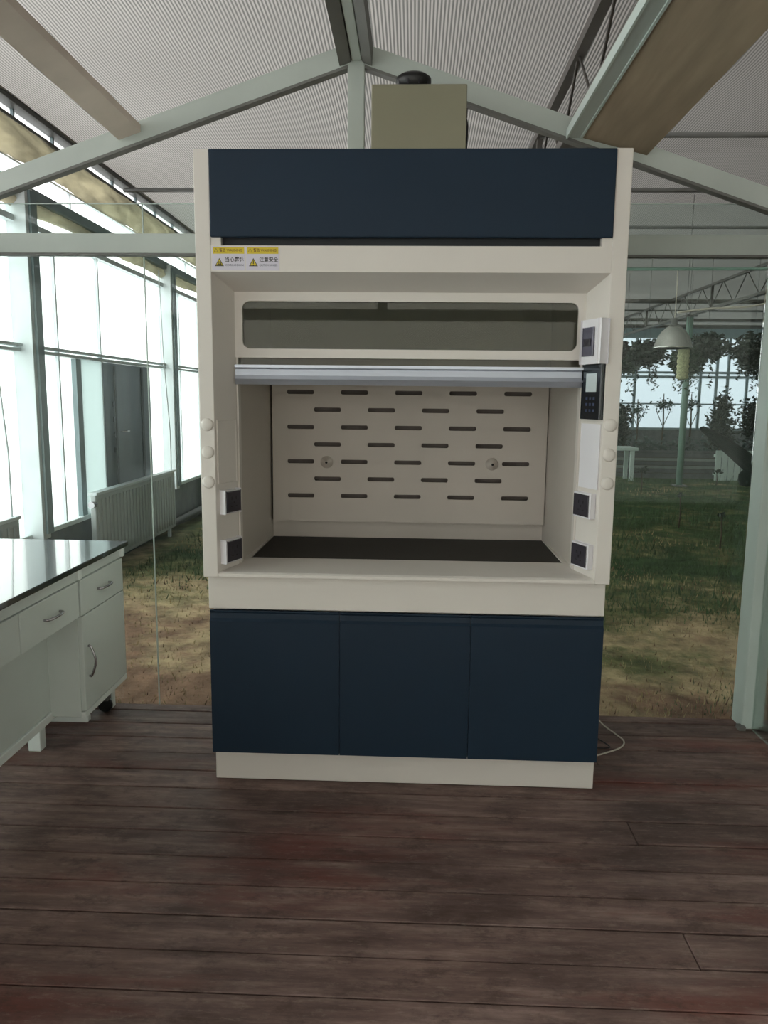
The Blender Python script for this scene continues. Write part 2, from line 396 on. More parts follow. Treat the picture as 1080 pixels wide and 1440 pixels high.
# grass blades: one mass nobody could count
rg = random.Random(11); verts = []; faces = []; mi = []
def blade_field(n, x0, x1, y0, y1, h, w, keep=lambda x, y: True):
    for _ in range(n):
        x = rg.uniform(x0, x1); y = y0 + (y1 - y0) * rg.random() ** 1.3
        if not keep(x, y): continue
        green = mn.noise(Vector((x * .8 + 3.1, y * .8 + 2.2, 0))) + max(-.35, min(.35, (y - 2.6) * .2)) - (.3 if x < 0 and y < 4.5 else 0)  # paler dry blades near the windows also carry painted daylight
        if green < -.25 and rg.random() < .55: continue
        hh = h * rg.uniform(.35, 1.25) * (1.0 if green > 0 else .6); a = rg.random() * 6.28; ww = w * rg.uniform(.6, 1.3)
        z = ground_z(x, y) - .004; l = rg.uniform(0, .7) * hh; b = rg.random() * 6.28
        n0 = len(verts); dx, dy = math.cos(a) * ww, math.sin(a) * ww
        verts.extend([(x - dx, y - dy, z), (x + dx, y + dy, z), (x + math.cos(b) * l, y + math.sin(b) * l, z + hh)])
        faces.append((n0, n0 + 1, n0 + 2)); mi.append(0 if green + rg.uniform(-.25, .25) + (.22 if h > .08 else 0) > .02 else (1 if rg.random() < .75 else 2))
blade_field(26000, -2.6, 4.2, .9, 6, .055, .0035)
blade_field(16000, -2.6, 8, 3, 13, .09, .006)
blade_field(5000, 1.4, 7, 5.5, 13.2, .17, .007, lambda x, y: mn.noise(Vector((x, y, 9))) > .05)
me = bpy.data.meshes.new('lawn_grass'); me.from_pydata(verts, [], faces)
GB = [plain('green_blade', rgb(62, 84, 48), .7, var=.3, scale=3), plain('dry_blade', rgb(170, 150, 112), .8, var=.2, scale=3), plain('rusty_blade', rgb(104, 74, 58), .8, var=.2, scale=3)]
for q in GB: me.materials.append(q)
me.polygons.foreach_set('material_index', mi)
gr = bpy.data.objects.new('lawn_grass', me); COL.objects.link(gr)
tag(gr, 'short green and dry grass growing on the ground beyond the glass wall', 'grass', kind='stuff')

# pale yard outside the greenhouse
yd = MB().box((-30, -25, -.4), (40, 45, -.22)).build('ground_yard', 'yard'); structure(yd, 'pale yard outside the greenhouse')

# ================================================================== SETTING: greenhouse shell
GX0, GX1, GY0, GY1 = -2.95, 12.0, -6.0, 20.0
WX = GX0
# low wall, sill, pipe-side kerb
mb = MB(); mb.box((WX - .12, GY0, -.22), (WX, GY1, .40))
wl = structure(mb.build('wall_left', 'wall_base'), 'low dark block wall along the bright side windows')
mb = MB(); mb.box((WX - .14, GY0, .40), (WX + .05, GY1, .44), None, .005)
part(mb, 'wall_sill', 'white_board', wl)

POST_Y = [-3.7, -.35, 2.98, 6.3, 9.62, 12.95, 16.3]
T = 0
def trim(mb, mat, label=None, origin=None):
    global T
    T += 1
    o = mb.build('trim_%d' % T, mat, None, origin); return structure(o, label)
for k, py in enumerate(POST_Y):
    mb = MB()
    mb.box((WX - .04, py - .06, .40), (WX + .14, py + .06, 3.0), 'win_frame', .004)
    mb.box((WX + .14, py - .02, .44), (WX + .16, py + .075, 2.98), 'win_frame_dark')
    trim(mb, 'win_frame', 'pale upright post between the bright side windows')
# eave members running the length of the wall
trim(MB().box((WX - .02, GY0, 2.955), (WX + .10, GY1, 3.035), None, .006), 'win_frame_dark', 'dark teal eave rail above the side windows')
trim(MB().box((WX - .03, GY0, 3.48), (WX + .04, GY1, 3.505), None, .003), 'beam_dark', 'thin dark rail under the top strip window')
trim(MB().box((WX - .05, GY0, 3.57), (WX + .09, GY1, 3.62), None, .003), 'galv', 'grey edge rail of the shade screen')

# windows, one per bay
wn = 0
bounds = [GY0] + POST_Y + [GY1]
for a, b in zip(bounds, bounds[1:]):
    a0 = a + (.06 if a != GY0 else 0); b0 = b - (.06 if b != GY1 else 0)
    wn += 1
    mb = MB()
    mb.box((WX - .03, a0, 2.755), (WX + .05, b0, 2.80))                       # head rail
    mb.box((WX - .03, a0, 1.865), (WX + .06, b0, 1.885)); mb.box((WX - .03, a0, 1.825), (WX + .045, b0, 1.85))
    n = 2 if b0 - a0 > 2.5 else 1
    ms = {2: (2.98 + .58, 2.98 + 1.95)}.get(0)
    offs = [.55, 1.42] if n == 2 else [.7]
    for q in offs:
        yy = a0 + q
        if yy < b0 - .1: mb.box((WX - .02, yy - .012, .44), (WX + .02, yy + .012, 2.76))
    fr = structure(mb.build('window_%d' % wn, 'win_frame'), 'bright side window bay of the greenhouse')
    p = MB().box((WX - .012, a0, .44), (WX - .006, b0, 2.90)); part(p, 'window_pane', 'film_white', fr)
# upper strip windows (clerestory) above the gutter cloth
wn += 1
mb = MB()
for z0, z1 in ((3.035, 3.05), (3.20, 3.215)): mb.box((WX - .02, GY0, z0), (WX + .02, GY1, z1))
yy = GY0
while yy < GY1: mb.box((WX - .015, yy - .01, 3.04), (WX + .015, yy + .01, 3.21)); yy += 1.66
fr = structure(mb.build('window_%d' % wn, 'win_frame'), 'long strip window under the eave cloth')
part(MB().box((WX - .012, GY0, 3.05), (WX - .006, GY1, 3.2)), 'window_pane', 'film_white', fr)
wn += 1
mb = MB(); yy = GY0 + .4
while yy < GY1: mb.box((WX - .015, yy - .012, 3.505), (WX + .015, yy + .012, 3.57)); yy += .62
fr = structure(mb.build('window_%d' % wn, 'win_frame_dark'), 'thin strip of daylight openings along the top of the side wall')
part(MB().box((WX - .012, GY0, 3.505), (WX - .006, GY1, 3.57)), 'window_pane', 'film_white', fr)

# rumpled cloth band hanging under the top strip, and a smaller one below the eave rail
def cloth_band(name, z0, z1, x, amp, label, seed):
    bm = bmesh.new(); ny, nz = 520, 10; rr = []
    for j in range(ny + 1):
        Y = GY0 + (GY1 - GY0) * j / ny; row = []
        for k in range(nz + 1):
            t = k / nz
            sag = .035 * mn.noise(Vector((Y * 1.1, seed, 0))) * (1 - t)
            X = x + amp * (math.sin(t * PI) * .9 + .5 * mn.noise(Vector((Y * 2.2, t * 3, seed))) + .35 * mn.noise(Vector((Y * 7, t * 5, seed))))
            row.append(bm.verts.new((X, Y, z0 + (z1 - z0) * t + sag)))
        rr.append(row)
    for A, B in zip(rr, rr[1:]):
        for k in range(nz): f = bm.faces.new((A[k], A[k + 1], B[k + 1], B[k])); f.smooth = True
    me = bpy.data.meshes.new(name); bm.to_mesh(me); bm.free(); me.materials.append(M['cloth'])
    o = bpy.data.objects.new(name, me); COL.objects.link(o)
    s = o.modifiers.new('thick', 'SOLIDIFY'); s.thickness = .006
    return tag(o, label, 'cloth')
cloth_band('liner_cloth', 3.215, 3.475, WX + .03, .06, 'rumpled brownish cloth band bunched above the strip window of the side wall', 1.3)
cloth_band('eave_cloth', 2.87, 2.965, WX + .03, .05, 'narrow rumpled grey cloth hanging just under the dark teal eave rail', 7.7)

# white cladding board and dark door in the window bay
cb = MB().box((WX - .02, 3.97, .44), (WX + .03, 4.43, 1.82), 'clad', .004)
cb.box((WX - .02, 3.87, .44), (WX + .035, 3.97, 1.82), 'win_frame_dark')
trim(cb, 'clad', 'white upright board with dark edge beside the dark door')
mb = MB()
mb.box((WX - .02, 4.45, .44), (WX + .012, 5.80, 1.82), 'dark_door', .003)
mb.box((WX + .012, 4.76, .46), (WX + .02, 4.80, 1.80), 'gap_dark'); mb.box((WX + .012, 5.50, .46), (WX + .022, 5.55, 1.80), 'gap_dark')
d1 = structure(mb.build('door_1', 'dark_door'), 'dark weathered door sheet set in the side windows')
mb = MB().tube([(WX + .015, 4.88, 1.15), (WX + .05, 4.88, 1.15), (WX + .05, 5.02, 1.15), (WX + .015, 5.02, 1.15)], .006)
part(mb, 'door_handle', 'chrome', d1)
for zz in (.95, 1.1, 1.25, 1.4):
    part(MB().box((WX + .012, 4.70, zz), (WX + .026, 4.715, zz + .05)), 'hinge', 'chrome', d1)

# heating pipe low on the wall
pp = MB().tube([(WX + .11, GY0, .0), (WX + .11, GY1, .0)], .042, seg=12).tube([(WX + .12, GY0, -.16), (WX + .12, GY1, -.16)], .03, seg=10)
for yy in (-4, 0, 4, 8, 12, 16): pp.box((WX + .056, yy, -.06), (WX + .12, yy + .03, .02))
tag(pp.build('heating_pipe', 'galv'), 'grey heating pipe along the foot of the low dark side wall', 'pipe')

# far wall of the greenhouse, and an unseen right wall added for the daylight
mb = MB().box((GX0, GY1, -.25), (GX1, GY1 + .12, .68))
wb = structure(mb.build('wall_far', 'wall_base'), 'low grey base of the far greenhouse wall')
wn += 1
mb = MB()
mb.box((GX0, GY1 - .04, .68), (GX1, GY1 + .02, .74)); mb.box((GX0, GY1 - .06, 2.17), (GX1, GY1 + .02, 2.24)); mb.box((GX0, GY1 - .06, 2.30), (GX1, GY1 + .02, 2.36)); mb.box((GX0, GY1 - .03, 1.41), (GX1, GY1 + .01, 1.45)); mb.box((GX0, GY1 - .05, 3.3), (GX1, GY1 + .02, 3.6))
for xx in (-1.5, 0, 1.6, 3.2, 4.8, 6.43, 7.86, 8.3, 8.76, 9.08, 9.63, 10.3, 11): mb.box((xx - .035, GY1 - .05, .7), (xx + .035, GY1 + .01, 3.3))
fr = structure(mb.build('window_%d' % wn, 'win_frame_dark'), 'bright milky far wall of window panes')
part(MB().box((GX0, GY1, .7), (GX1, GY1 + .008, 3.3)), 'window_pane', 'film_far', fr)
mb = MB().box((GX1, GY0, -.25), (GX1 + .12, GY1, .68))
wr = structure(mb.build('wall_right', 'wall_base'), 'low grey base of the added, unseen side wall across the greenhouse')
wn += 1
mb = MB(); mb.box((GX1 - .04, GY0, .68), (GX1 + .02, GY1, .74)); mb.box((GX1 - .04, GY0, 2.2), (GX1 + .02, GY1, 2.35)); mb.box((GX1 - .04, GY0, 3.3), (GX1 + .02, GY1, 3.6))
yy = GY0
while yy <= GY1: mb.box((GX1 - .04, yy - .03, .7), (GX1 + .01, yy + .03, 3.3)); yy += 1.6
fr = structure(mb.build('window_%d' % wn, 'win_frame_dark'), 'added, unseen milky side windows across the greenhouse')
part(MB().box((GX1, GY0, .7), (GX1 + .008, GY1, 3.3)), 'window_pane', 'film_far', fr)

# unseen end wall and full-height wall across, added to shape the daylight
nw = structure(MB().box((GX0, GY0 - .12, -.25), (GX1, GY0, .15)).build('wall_near_added', 'wall_plain'), 'added unseen end wall shaping the daylight behind the small room')
part(MB().box((GX0, GY0 - .03, .15), (GX1, GY0 - .02, 2.9)), 'wall_film', 'film_near', nw)
part(MB().box((GX0, GY0 - .06, 2.9), (GX1, GY0, 3.62)), 'wall_header', 'wall_plain', nw)
structure(MB().box((GX1 + .12, GY0, -.25), (GX1 + .2, 15.0, 3.62)).build('wall_light_block', 'wall_plain'), 'added unseen wall blocking daylight across the greenhouse')

# shade screen ceiling
bm = bmesh.new(); nx, ny = 60, 90; rows = []
for i in range(nx + 1):
    r_ = []
    for j in range(ny + 1):
        X = -2.90 + (GX1 + 2.9) * i / nx; Y = GY0 + (GY1 - GY0) * j / ny
        # sags slightly between its support tubes
        z = 3.60 + .012 * math.cos(Y * 2 * PI / 1.6) + .012 * mn.noise(Vector((X * .8, Y * .8, 3)))
        r_.append(bm.verts.new((X, Y, z)))
    rows.append(r_)
for A, B in zip(rows, rows[1:]):
    for j in range(ny): f = bm.faces.new((A[j], A[j + 1], B[j + 1], B[j])); f.smooth = True
me = bpy.data.meshes.new('ceiling'); bm.to_mesh(me); bm.free(); me.materials.append(M['screen'])
ce = bpy.data.objects.new('ceiling', me); COL.objects.link(ce); structure(ce, 'finely striped translucent shade screen stretched overhead')

# ================================================================== SETTING: frame of the small glazed room
RC = -.24                                  # ridge line x
def rafter_z(x): return 2.893 - .335 * abs(x - RC)   # underside
Y0, Y1 = .68, .715
# gable rafters with darker lower flange
for s, name in ((-1, 'left'), (1, 'right')):
    xe = RC + s * 2.0
    mb = MB(); a = RC + s * .035
    pts = [(a, rafter_z(a) + .008), (xe, rafter_z(xe) + .008), (xe, rafter_z(xe) + .092), (a, rafter_z(a) + .092)]
    mb.prism(pts, 1, Y0, Y1, 'beam')
    pts = [(a, rafter_z(a) - .004), (xe, rafter_z(xe) - .004), (xe, rafter_z(xe) + .008), (a, rafter_z(a) + .008)]
    mb.prism(pts, 1, Y0 - .004, Y1 + .006, 'beam_dark')
    trim(mb, 'beam', 'grey green sloping gable rafter, %s slope' % name)
# king post, tie beam
trim(MB().box((RC - .036, Y0 - .005, 2.20), (RC + .036, Y1, 2.93), None, .004), 'beam', 'short upright king post behind the fume hood')
mb = MB().box((RX0, Y0, 2.126), (RX1, Y1, 2.212), 'beam', .004).box((RX0, Y0 - .008, 2.118), (RX1, Y1, 2.127), 'beam_dark')
trim(mb, 'beam', 'wide grey tie beam across the top of the glass wall')
# corner posts
for x0, x1 in ((1.575, 1.672), (-2.152, -2.055)):
    mb = MB().box((x0, Y0, 0), (x1, .80, 2.126), 'post', .006)
    mb.box((x0 - .02, .66, 0), (x0 + .01, .70, .02), 'beam_dark').box((x1 - .02, .665, 0), (x1 + .03, .71, .014), 'beam_dark')
    trim(mb, 'post', 'pale green corner post at the end of the glass wall')
# ridge beam: central box with two darker side angles
mb = MB().box((RC - .018, -3.2, 2.905), (RC + .022, Y0, 2.955), 'beam', .003)
mb.prism([(RC - .022, 2.90), (RC - .07, 2.885), (RC - .07, 2.96), (RC - .022, 2.98)], 1, -3.2, Y0, 'beam_dark')
mb.prism([(RC + .026, 2.90), (RC + .066, 2.885), (RC + .07, 2.96), (RC + .026, 2.98)], 1, -3.2, Y0, 'beam_dark')
trim(mb, 'beam', 'ridge beam of three strips running overhead to the king post')
# side purlins coming towards the viewer
def zc(x): return rafter_z(x)
trim(MB().prism([(-1.262, zc(-1.262) + .045), (-1.165, zc(-1.165) + .045), (-1.165, zc(-1.165) + .075), (-1.262, zc(-1.262) + .075)], 1, -3.2, Y0, 'purlin'), 'purlin', 'brownish grey purlin running overhead on the window side')
mb = MB().box((.652, -3.2, 2.600), (.702, Y0, 2.65), 'beam').box((.702, -3.2, 2.594), (.711, Y0, 2.66), 'post')
mb.box((.644, -3.2, 2.596), (.652, Y0, 2.632), 'post')
trim(mb, 'beam', 'pale edged purlin running overhead above the circuit breaker side')
mb = MB().prism([(.712, 2.60), (.985, 2.53), (.985, 2.55), (.712, 2.62)], 1, -3.2, .80, 'board')
trim(mb, 'board', 'broad brown board lying beside the pale edged purlin')
# eaves and front frame of the room behind the viewer, so the roof members rest on something
for x in (RX0, RX1 - .08):
    trim(MB().box((x, -3.28, 2.13), (x + .08, Y0, 2.21), None, .004), 'beam', 'grey eave beam of the small room')
for x0, x1 in ((1.575, 1.672), (-2.152, -2.055)):
    trim(MB().box((x0, -3.28, 0), (x1, -3.18, 2.13), None, .004), 'post', 'pale green post at the open end of the room')
mb = MB().box((RX0, -3.28, 2.126), (RX1, -3.2, 2.212), 'beam', .004).box((RC - .036, -3.28, 2.2), (RC + .036, -3.2, 2.93), 'beam')
for s in (-1, 1):
    xe = RC + s * 2.0
    mb.prism([(RC, rafter_z(RC)), (xe, rafter_z(xe)), (xe, rafter_z(xe) + .09), (RC, rafter_z(RC) + .09)], 1, -3.28, -3.2, 'beam')
trim(mb, 'beam', 'gable frame at the open end of the room')

# glass wall behind the hood: frameless panes butted together
mb = MB()
seams = [-2.06, -1.215, -.30, .62, 1.58]
for a, b in zip(seams, seams[1:]): mb.box((a + .002, .806, -.06), (b - .002, .812, 2.365))
gw = structure(mb.build('wall_back', 'glass'), 'frameless clear glass wall behind the fume hood')
mb = MB()
for a in seams[1:-1]: mb.box((a - .0025, .8055, -.06), (a + .0025, .8125, 2.365))
mb.box((seams[0], .8055, 2.364), (seams[-1], .8125, 2.367))
part(mb, 'wall_glass_edge', 'post', gw)
for sx, nm in ((RX0 + .03, 'wall_side_glass'), (RX1 - .05, 'wall_end_glass')):
    structure(MB().box((sx, -3.2, 0), (sx + .006, .68, 2.12)).build(nm, 'glass'), 'clear glass side wall of the small room')

# ================================================================== THINGS: greenhouse trusses, tubes, column
def truss(name, x, ya, yb, zl, zt, label, step=.95, r=.022):
    t = empty(name, (x, ya, zl), label, 'truss', None)
    part(MB().box((x - r, ya, zt - r), (x + r, yb, zt + r)), 'top_chord', 'truss', t)
    part(MB().box((x - r * 2, ya, zl - r), (x + r * 2, yb, zl + r)), 'bottom_chord', 'truss', t)
    n = int((yb - ya) / step); w = MB()
    for i in range(n):
        a = ya + i * step
        w.tube([(x, a, zl), (x, a + step / 2, zt), (x, a + step, zl)], .009, seg=6)
        if i % 4 == 0: w.box((x - .02, a - .02, zl), (x + .02, a + .02, zt))
    part(w, 'lattice_web', 'truss', t)
    return t
truss('lattice_truss', .97, -4.0, 19.5, 3.10, 3.545, 'rusty lattice truss overhead, crossing above the brown board and fan box', r=.03)
truss('lattice_truss', 5.2, -4.0, 19.5, 3.12, 3.53, 'grey lattice truss carried by the green column beyond the glass', r=.022)

tube_specs = [(5.12, -2.9, .022, 'grey support tube under the screen, ending above the bright strip windows'),
              (3.55, .97, .022, 'dark support tube under the screen just above the gable rafter'),
              (6.75, .97, .018, 'thin support tube under the screen, just over the tie beam'),
              (9.6, -2.9, .022, 'support tube under the screen at mid depth of the greenhouse'),
              (13.35, -2.9, .045, 'thick dark support tube under the screen above the pendant lamp'),
              (15.2, -2.9, .022, 'slim support tube under the screen, between two thick dark ones'),
              (17.0, -2.9, .045, 'thick dark support tube under the screen above the hanging planters'),
              (18.6, -2.9, .05, 'last support tube under the screen before the far window wall')]
for ty, tx, r, lab in tube_specs:
    tag(MB().tube([(tx, ty, 3.555 - r), (GX1, ty, 3.555 - r)], r, seg=8).build('support_tube', 'galv' if r < .04 else 'truss'), lab, 'tube', 'support tubes under the shade screen')

# pipe that carries the pendant lamp
hp = MB().tube([(.97, 5.3, 2.815), (8.5, 5.3, 2.86)], .014, seg=8)
for xx in (1.6, 3.8, 6.2, 8.4): hp.tube([(xx, 5.3, 2.82), (xx, 5.3, 3.59)], .004, seg=6)
tag(hp.build('lamp_rail', 'green_col'), 'thin green rail crossing above the aluminium pendant lamp', 'rail')

c = empty('support_column', (5.2, 12.2, -.13), 'green painted column standing in the lawn and holding the lattice truss', 'column')
part(MB().tube([(5.2, 12.2, -.15), (5.2, 12.2, 3.10)], .062, seg=16), 'shaft', 'green_col', c)
part(MB().box((5.08, 12.08, -.15), (5.32, 12.32, -.10)), 'base_plate', 'galv', c)
part(MB().box((5.1, 12.1, 3.08), (5.3, 12.3, 3.11)), 'cap_plate', 'galv', c)

# pendant lamp
lc = (2.655, 5.3)
pl = empty('pendant_lamp', (lc[0], lc[1], 2.05), 'spun aluminium dome pendant lamp hanging beyond the glass wall', 'lamp')
prof = [(.196, 2.045), (.192, 2.055), (.184, 2.075), (.172, 2.115), (.150, 2.165), (.118, 2.212), (.078, 2.248), (.05, 2.268)]
inner = [(r - .005, z - .004) for r, z in prof[::-1]]
s_ = MB().lathe(prof + inner + [prof[0]], (lc[0], lc[1], 0), seg=36); part(s_, 'lamp_shade', 'lamp_alu', pl)
part(MB().lathe([(.05, 2.265), (.05, 2.28), (.03, 2.29), (.03, 2.33), (.012, 2.345)], (lc[0], lc[1], 0)), 'lamp_cap', 'galv', pl)
part(MB().lathe([(.02, 2.24), (.035, 2.16), (.045, 2.11), (.03, 2.07), (.001, 2.06)], (lc[0], lc[1], 0)), 'bulb', 'plastic_white', pl)
part(MB().tube([(lc[0], lc[1], 2.34), (lc[0] + .004, lc[1], 2.6), (lc[0], lc[1], 2.825)], .005, seg=6), 'cord', 'cable_white', pl)
# loose white cable swagging to the side
pts = []
for i in range(33):
    t = i / 32; x = lc[0] + .02 + t * 1.75
    z = 2.40 + .03 * math.sin(t * 9) - .05 * math.sin(t * PI) * (1 - t) + .42 * t ** 1.5
    pts.append((x, 5.3 + .1 * t, z))
tag(MB().tube(pts, .010, seg=6).build('lamp_cable', 'cable_white'), 'loose wavy white cable running sideways from the pendant lamp', 'cable')

# pale yellow hanging trap
tr = empty('insect_trap', (2.82, 5.45, 1.74), 'pale yellow mesh cylinder hanging just below the pendant lamp', 'trap')
prof = []
for i in range(15):
    z = 1.745 + .295 * i / 14; prof.append((.066 * (.9 + .1 * math.sin(i * 2.4)), z))
part(MB().lathe([(.03, 1.735)] + prof + [(.03, 2.05)], (2.82, 5.45, 0), seg=20), 'mesh_sleeve', 'trap', tr)
part(MB().tube([(2.82, 5.45, 2.04), (2.82, 5.45, 3.58)], .003, seg=6), 'hanging_wire', 'galv', tr)

# ------------------------------------------------------------------ hanging planters
basket = [  # x, y, z of pot, foliage radius, material, label
 (2.66, 7.9, 2.16, .24, 'leaf_brown', 'brown leafed hanging planter beside the edge of the fume hood'),
 (3.28, 8.3, 2.13, .28, 'leaf_dark', 'dark green hanging planter partly behind the pendant lamp shade'),
 (3.52, 7.4, 2.02, .20, 'leaf_mid', 'mid green hanging planter seen just under the lamp shade rim'),
 (4.00, 8.0, 2.20, .29, 'leaf_dark', 'dark bushy hanging planter next to the pale yellow trap'),
 (4.62, 8.0, 2.17, .33, 'leaf_dark', 'widest dark hanging planter, between trap and corner post'),
 (5.15, 8.3, 2.15, .28, 'leaf_mid', 'green hanging planter close to the corner post'),
 (3.55, 10.4, 2.12, .30, 'leaf_mid', 'small looking hanging planter further back, beside the brown leafed one'),
 (4.65, 10.6, 2.12, .32, 'leaf_mid', 'small looking hanging planter further back, above the young trees'),
 (5.75, 10.4, 2.14, .34, 'leaf_dark', 'small looking hanging planter further back, between the two darkest ones'),
 (6.75, 10.6, 2.14, .34, 'leaf_dark', 'small looking hanging planter further back, close to the corner post'),
]
rb = random.Random(5)
for bx_, by_, bz_, br_, bm_, lab in basket:
    h = empty('hanging_planter', (bx_, by_, bz_ - .12), lab, 'planter', 'planters hung from the greenhouse roof')
    part(MB().lathe([(.05, bz_ - .10), (.065, bz_ - .09), (.10, bz_ + .02), (.105, bz_ + .03), (.10, bz_ + .03), (.09, bz_ + .01)], (bx_, by_, 0), seg=18), 'pot', 'pot', h)
    f = MB().leaves((bx_, by_, bz_ + .04), (br_ * 1.08, br_, br_ * .75), 1300, .048, None, rb, .2)
    part(f, 'foliage', bm_, h)
    f = MB()
    for k in range(rb.randint(4, 7)):
        a = rb.random() * 6.28; ln = rb.uniform(.15, .55); px_ = bx_ + math.cos(a) * br_ * .6; py_ = by_ + math.sin(a) * br_ * .6
        for q in range(int(ln * 50)):
            f.leaves((px_ + .02 * math.sin(q), py_, bz_ - ln * q / (ln * 50)), (.035, .035, .02), 2, .026, None, rb, .2, .6)
    part(f, 'trailing_vine', bm_, h)
    part(MB().tube([(bx_ - .1, by_, bz_ + .02), (bx_, by_, bz_ + .45), (bx_ + .1, by_, bz_ + .02)], .003, seg=5).tube([(bx_, by_, bz_ + .45), (bx_, by_, 3.60)], .003, seg=5), 'hanger', 'galv', h)

# ------------------------------------------------------------------ far planting and beds
def bush(name, x, y, z0, h, rx, mat, label, n=900, leaf=.06, cat='bush', group=None, stemr=.03):
    t = empty(name, (x, y, z0), label, cat, group)
    part(MB().tube([(x, y, z0 - .03), (x + .02, y, z0 + h * .45), (x, y, z0 + h * .7)], [stemr, stemr * .8, stemr * .4], seg=7), 'stem', 'stem', t)
    f = MB(); rr = random.Random(int(x * 100 + y * 7))
    for k in range(5):
        f.leaves((x + rr.uniform(-.35, .35) * rx, y + rr.uniform(-.3, .3) * rx, z0 + h * rr.uniform(.45, .75)), (rx * .7, rx * .6, h * .3), n // 5, leaf, None, rr, .1)
    part(f, 'foliage', mat, t)
    return t
bush('garden_bush', 4.85, 15.1, -.12, 1.75, .42, 'leaf_dark', 'dark rounded bush beside the edge of the fume hood', 1500)
bush('garden_bush', 7.05, 15.1, -.12, 1.95, .42, 'leaf_dark', 'tall dark bush behind the tip of the cactus arm', 1500)
bush('garden_bush', 8.0, 15.2, -.12, 1.85, .55, 'leaf_dark', 'broad dark bush above the white picket screen', 1800)
bush('garden_bush', 8.95, 15.6, -.12, 1.45, .5, 'leaf_mid', 'lower green bush close to the corner post', 1200)
for x, h, lab in ((5.75, 1.55, 'thin young tree against the far windows, next to the dark bush at the hood'), (6.4, 1.7, 'thin young tree against the far windows, just before the green column'), (7.1, 1.7, 'thin young tree against the far windows, just past the green column')):
    t = empty('young_tree', (x, 17.2, -.12), lab, 'tree', 'thin trees along the far windows')
    part(MB().tube([(x, 17.2, -.15), (x + .03, 17.2, .9), (x, 17.2, h)], [.03, .022, .01], seg=6).tube([(x, 17.2, .8), (x + .18, 17.2, 1.25)], .01, seg=5).tube([(x, 17.2, .9), (x - .18, 17.2, 1.3)], .01, seg=5), 'trunk', 'stem', t)
    part(MB().leaves((x, 17.2, h - .28), (.33, .3, .25), 150, .05, None, rb, .1), 'crown', 'leaf_blue', t)
# hedge strip along the foot of the far windows
f = MB(); rr = random.Random(21)
for k in range(60):
    x = 3.0 + k * .14; f.leaves((x, 16.3 + rr.uniform(-.25, .25), .30 + rr.uniform(-.08, .1)), (.2, .25, .42), 60, .07, None, rr, .05)
tag(f.build('low_hedge', 'leaf_blue'), 'long low bluish green hedge in front of the far windows', 'hedge')

# raised planting bed with pale horizontal boards
b = empty('planting_bed', (5.4, 13.9, -.13), 'long low planting bed of pale and grey horizontal boards across the lawn', 'planting bed')
for i, (z0, z1, mt) in enumerate([(-.15, -.03, 'slat_grey'), (-.02, .06, 'slat_grey'), (.07, .13, 'slat_pale'), (.14, .22, 'slat_grey'), (.23, .29, 'slat_pale'), (.30, .39, 'slat_grey'), (.40, .45, 'slat_grey')]):
    part(MB().box((3.6, 13.8 + .03 * i, z0), (7.6, 13.84 + .03 * i, z1), None, .004, 1), 'board', mt, b)
part(MB().box((3.6, 14.03, -.15), (7.6, 14.15, .36)), 'soil', 'stem', b)

# white picket screen
b = empty('picket_screen', (6.9, 13.45, -.13), 'white picket screen standing on the lawn under the cactus arm', 'fence')
part(MB().box((6.33, 13.47, .36), (7.9, 13.50, .42)).box((6.33, 13.47, -.02), (7.9, 13.50, .04)), 'rail', 'fence_white', b)
x = 6.35
while x < 7.85:
    part(MB().box((x, 13.44, -.15), (x + .122, 13.465, .50), None, .006, 1), 'picket', 'fence_white', b); x += .135

# pale garden table at the hood's edge
b = empty('garden_table', (4.42, 13.3, -.13), 'pale garden table standing on the lawn at the edge of the fume hood', 'table')
part(MB().box((3.95, 13.0, .50), (4.62, 13.6, .56), None, .008), 'table_top', 'fence_white', b)
for xx in (4.0, 4.48):
    for yy in (13.05, 13.5): part(MB().box((xx, yy, -.15), (xx + .08, yy + .06, .50)), 'leg', 'fence_white', b)

# saplings with stakes in the lawn
for k, (x, y, h, lab) in enumerate([(4.12, 11.0, .42, 'leafy dark sapling in the lawn near the pale garden table'),
                                    (3.50, 7.2, .45, 'bare dark sapling in the middle of the lawn'),
                                    (3.46, 5.75, .40, 'bare dark sapling close to the corner post'),
                                    (5.95, 12.3, .30, 'small sapling on the lawn before the planting bed'),
                                    (6.55, 12.2, .38, 'small sapling on the lawn before the picket screen')]):
    t = empty('sapling', (x, y, -.12), lab, 'sapling', 'saplings planted in the lawn')
    part(MB().tube([(x, y, -.16), (x + .01, y, h * .4 - .12), (x - .008, y, h - .12)], [.011, .009, .006], seg=6), 'stem', 'stem', t)
    part(MB().leaves((x, y, h - .14), (.14 if k in (0, 3, 4) else .05, .1, .07), 60 if k in (0, 3, 4) else 14, .035, None, rb, .1), 'foliage', 'leaf_dark', t)

# dark green cactus whose long arm leans out from behind the corner post
b = empty('cactus', (3.42, 4.5, -.13), 'dark green cactus behind the corner post, one thick tapering arm leaning out', 'cactus')
part(MB().tube([(3.42, 4.5, -.16), (3.44, 4.5, .3), (3.40, 4.5, .72), (3.36, 4.5, .98), (3.36, 4.5, 1.08)], [.085, .09, .09, .075, .03], seg=16), 'trunk', 'cactus', b)
part(MB().tube([(3.42, 4.5, .70), (3.33, 4.5, .80), (3.22, 4.5, .905), (3.08, 4.5, 1.01), (2.95, 4.5, 1.105), (2.83, 4.5, 1.19), (2.75, 4.5, 1.24), (2.71, 4.5, 1.262), (2.695, 4.5, 1.27)], [.09, .092, .085, .074, .062, .048, .034, .024, .006], seg=16), 'arm', 'cactus', b)
part(MB().lathe([(.001, .0), (.06, .015), (.08, .06), (.075, .12), (.04, .16), (.001, .17)], (3.16, 4.5, .72), seg=16), 'bud', 'cactus', b)

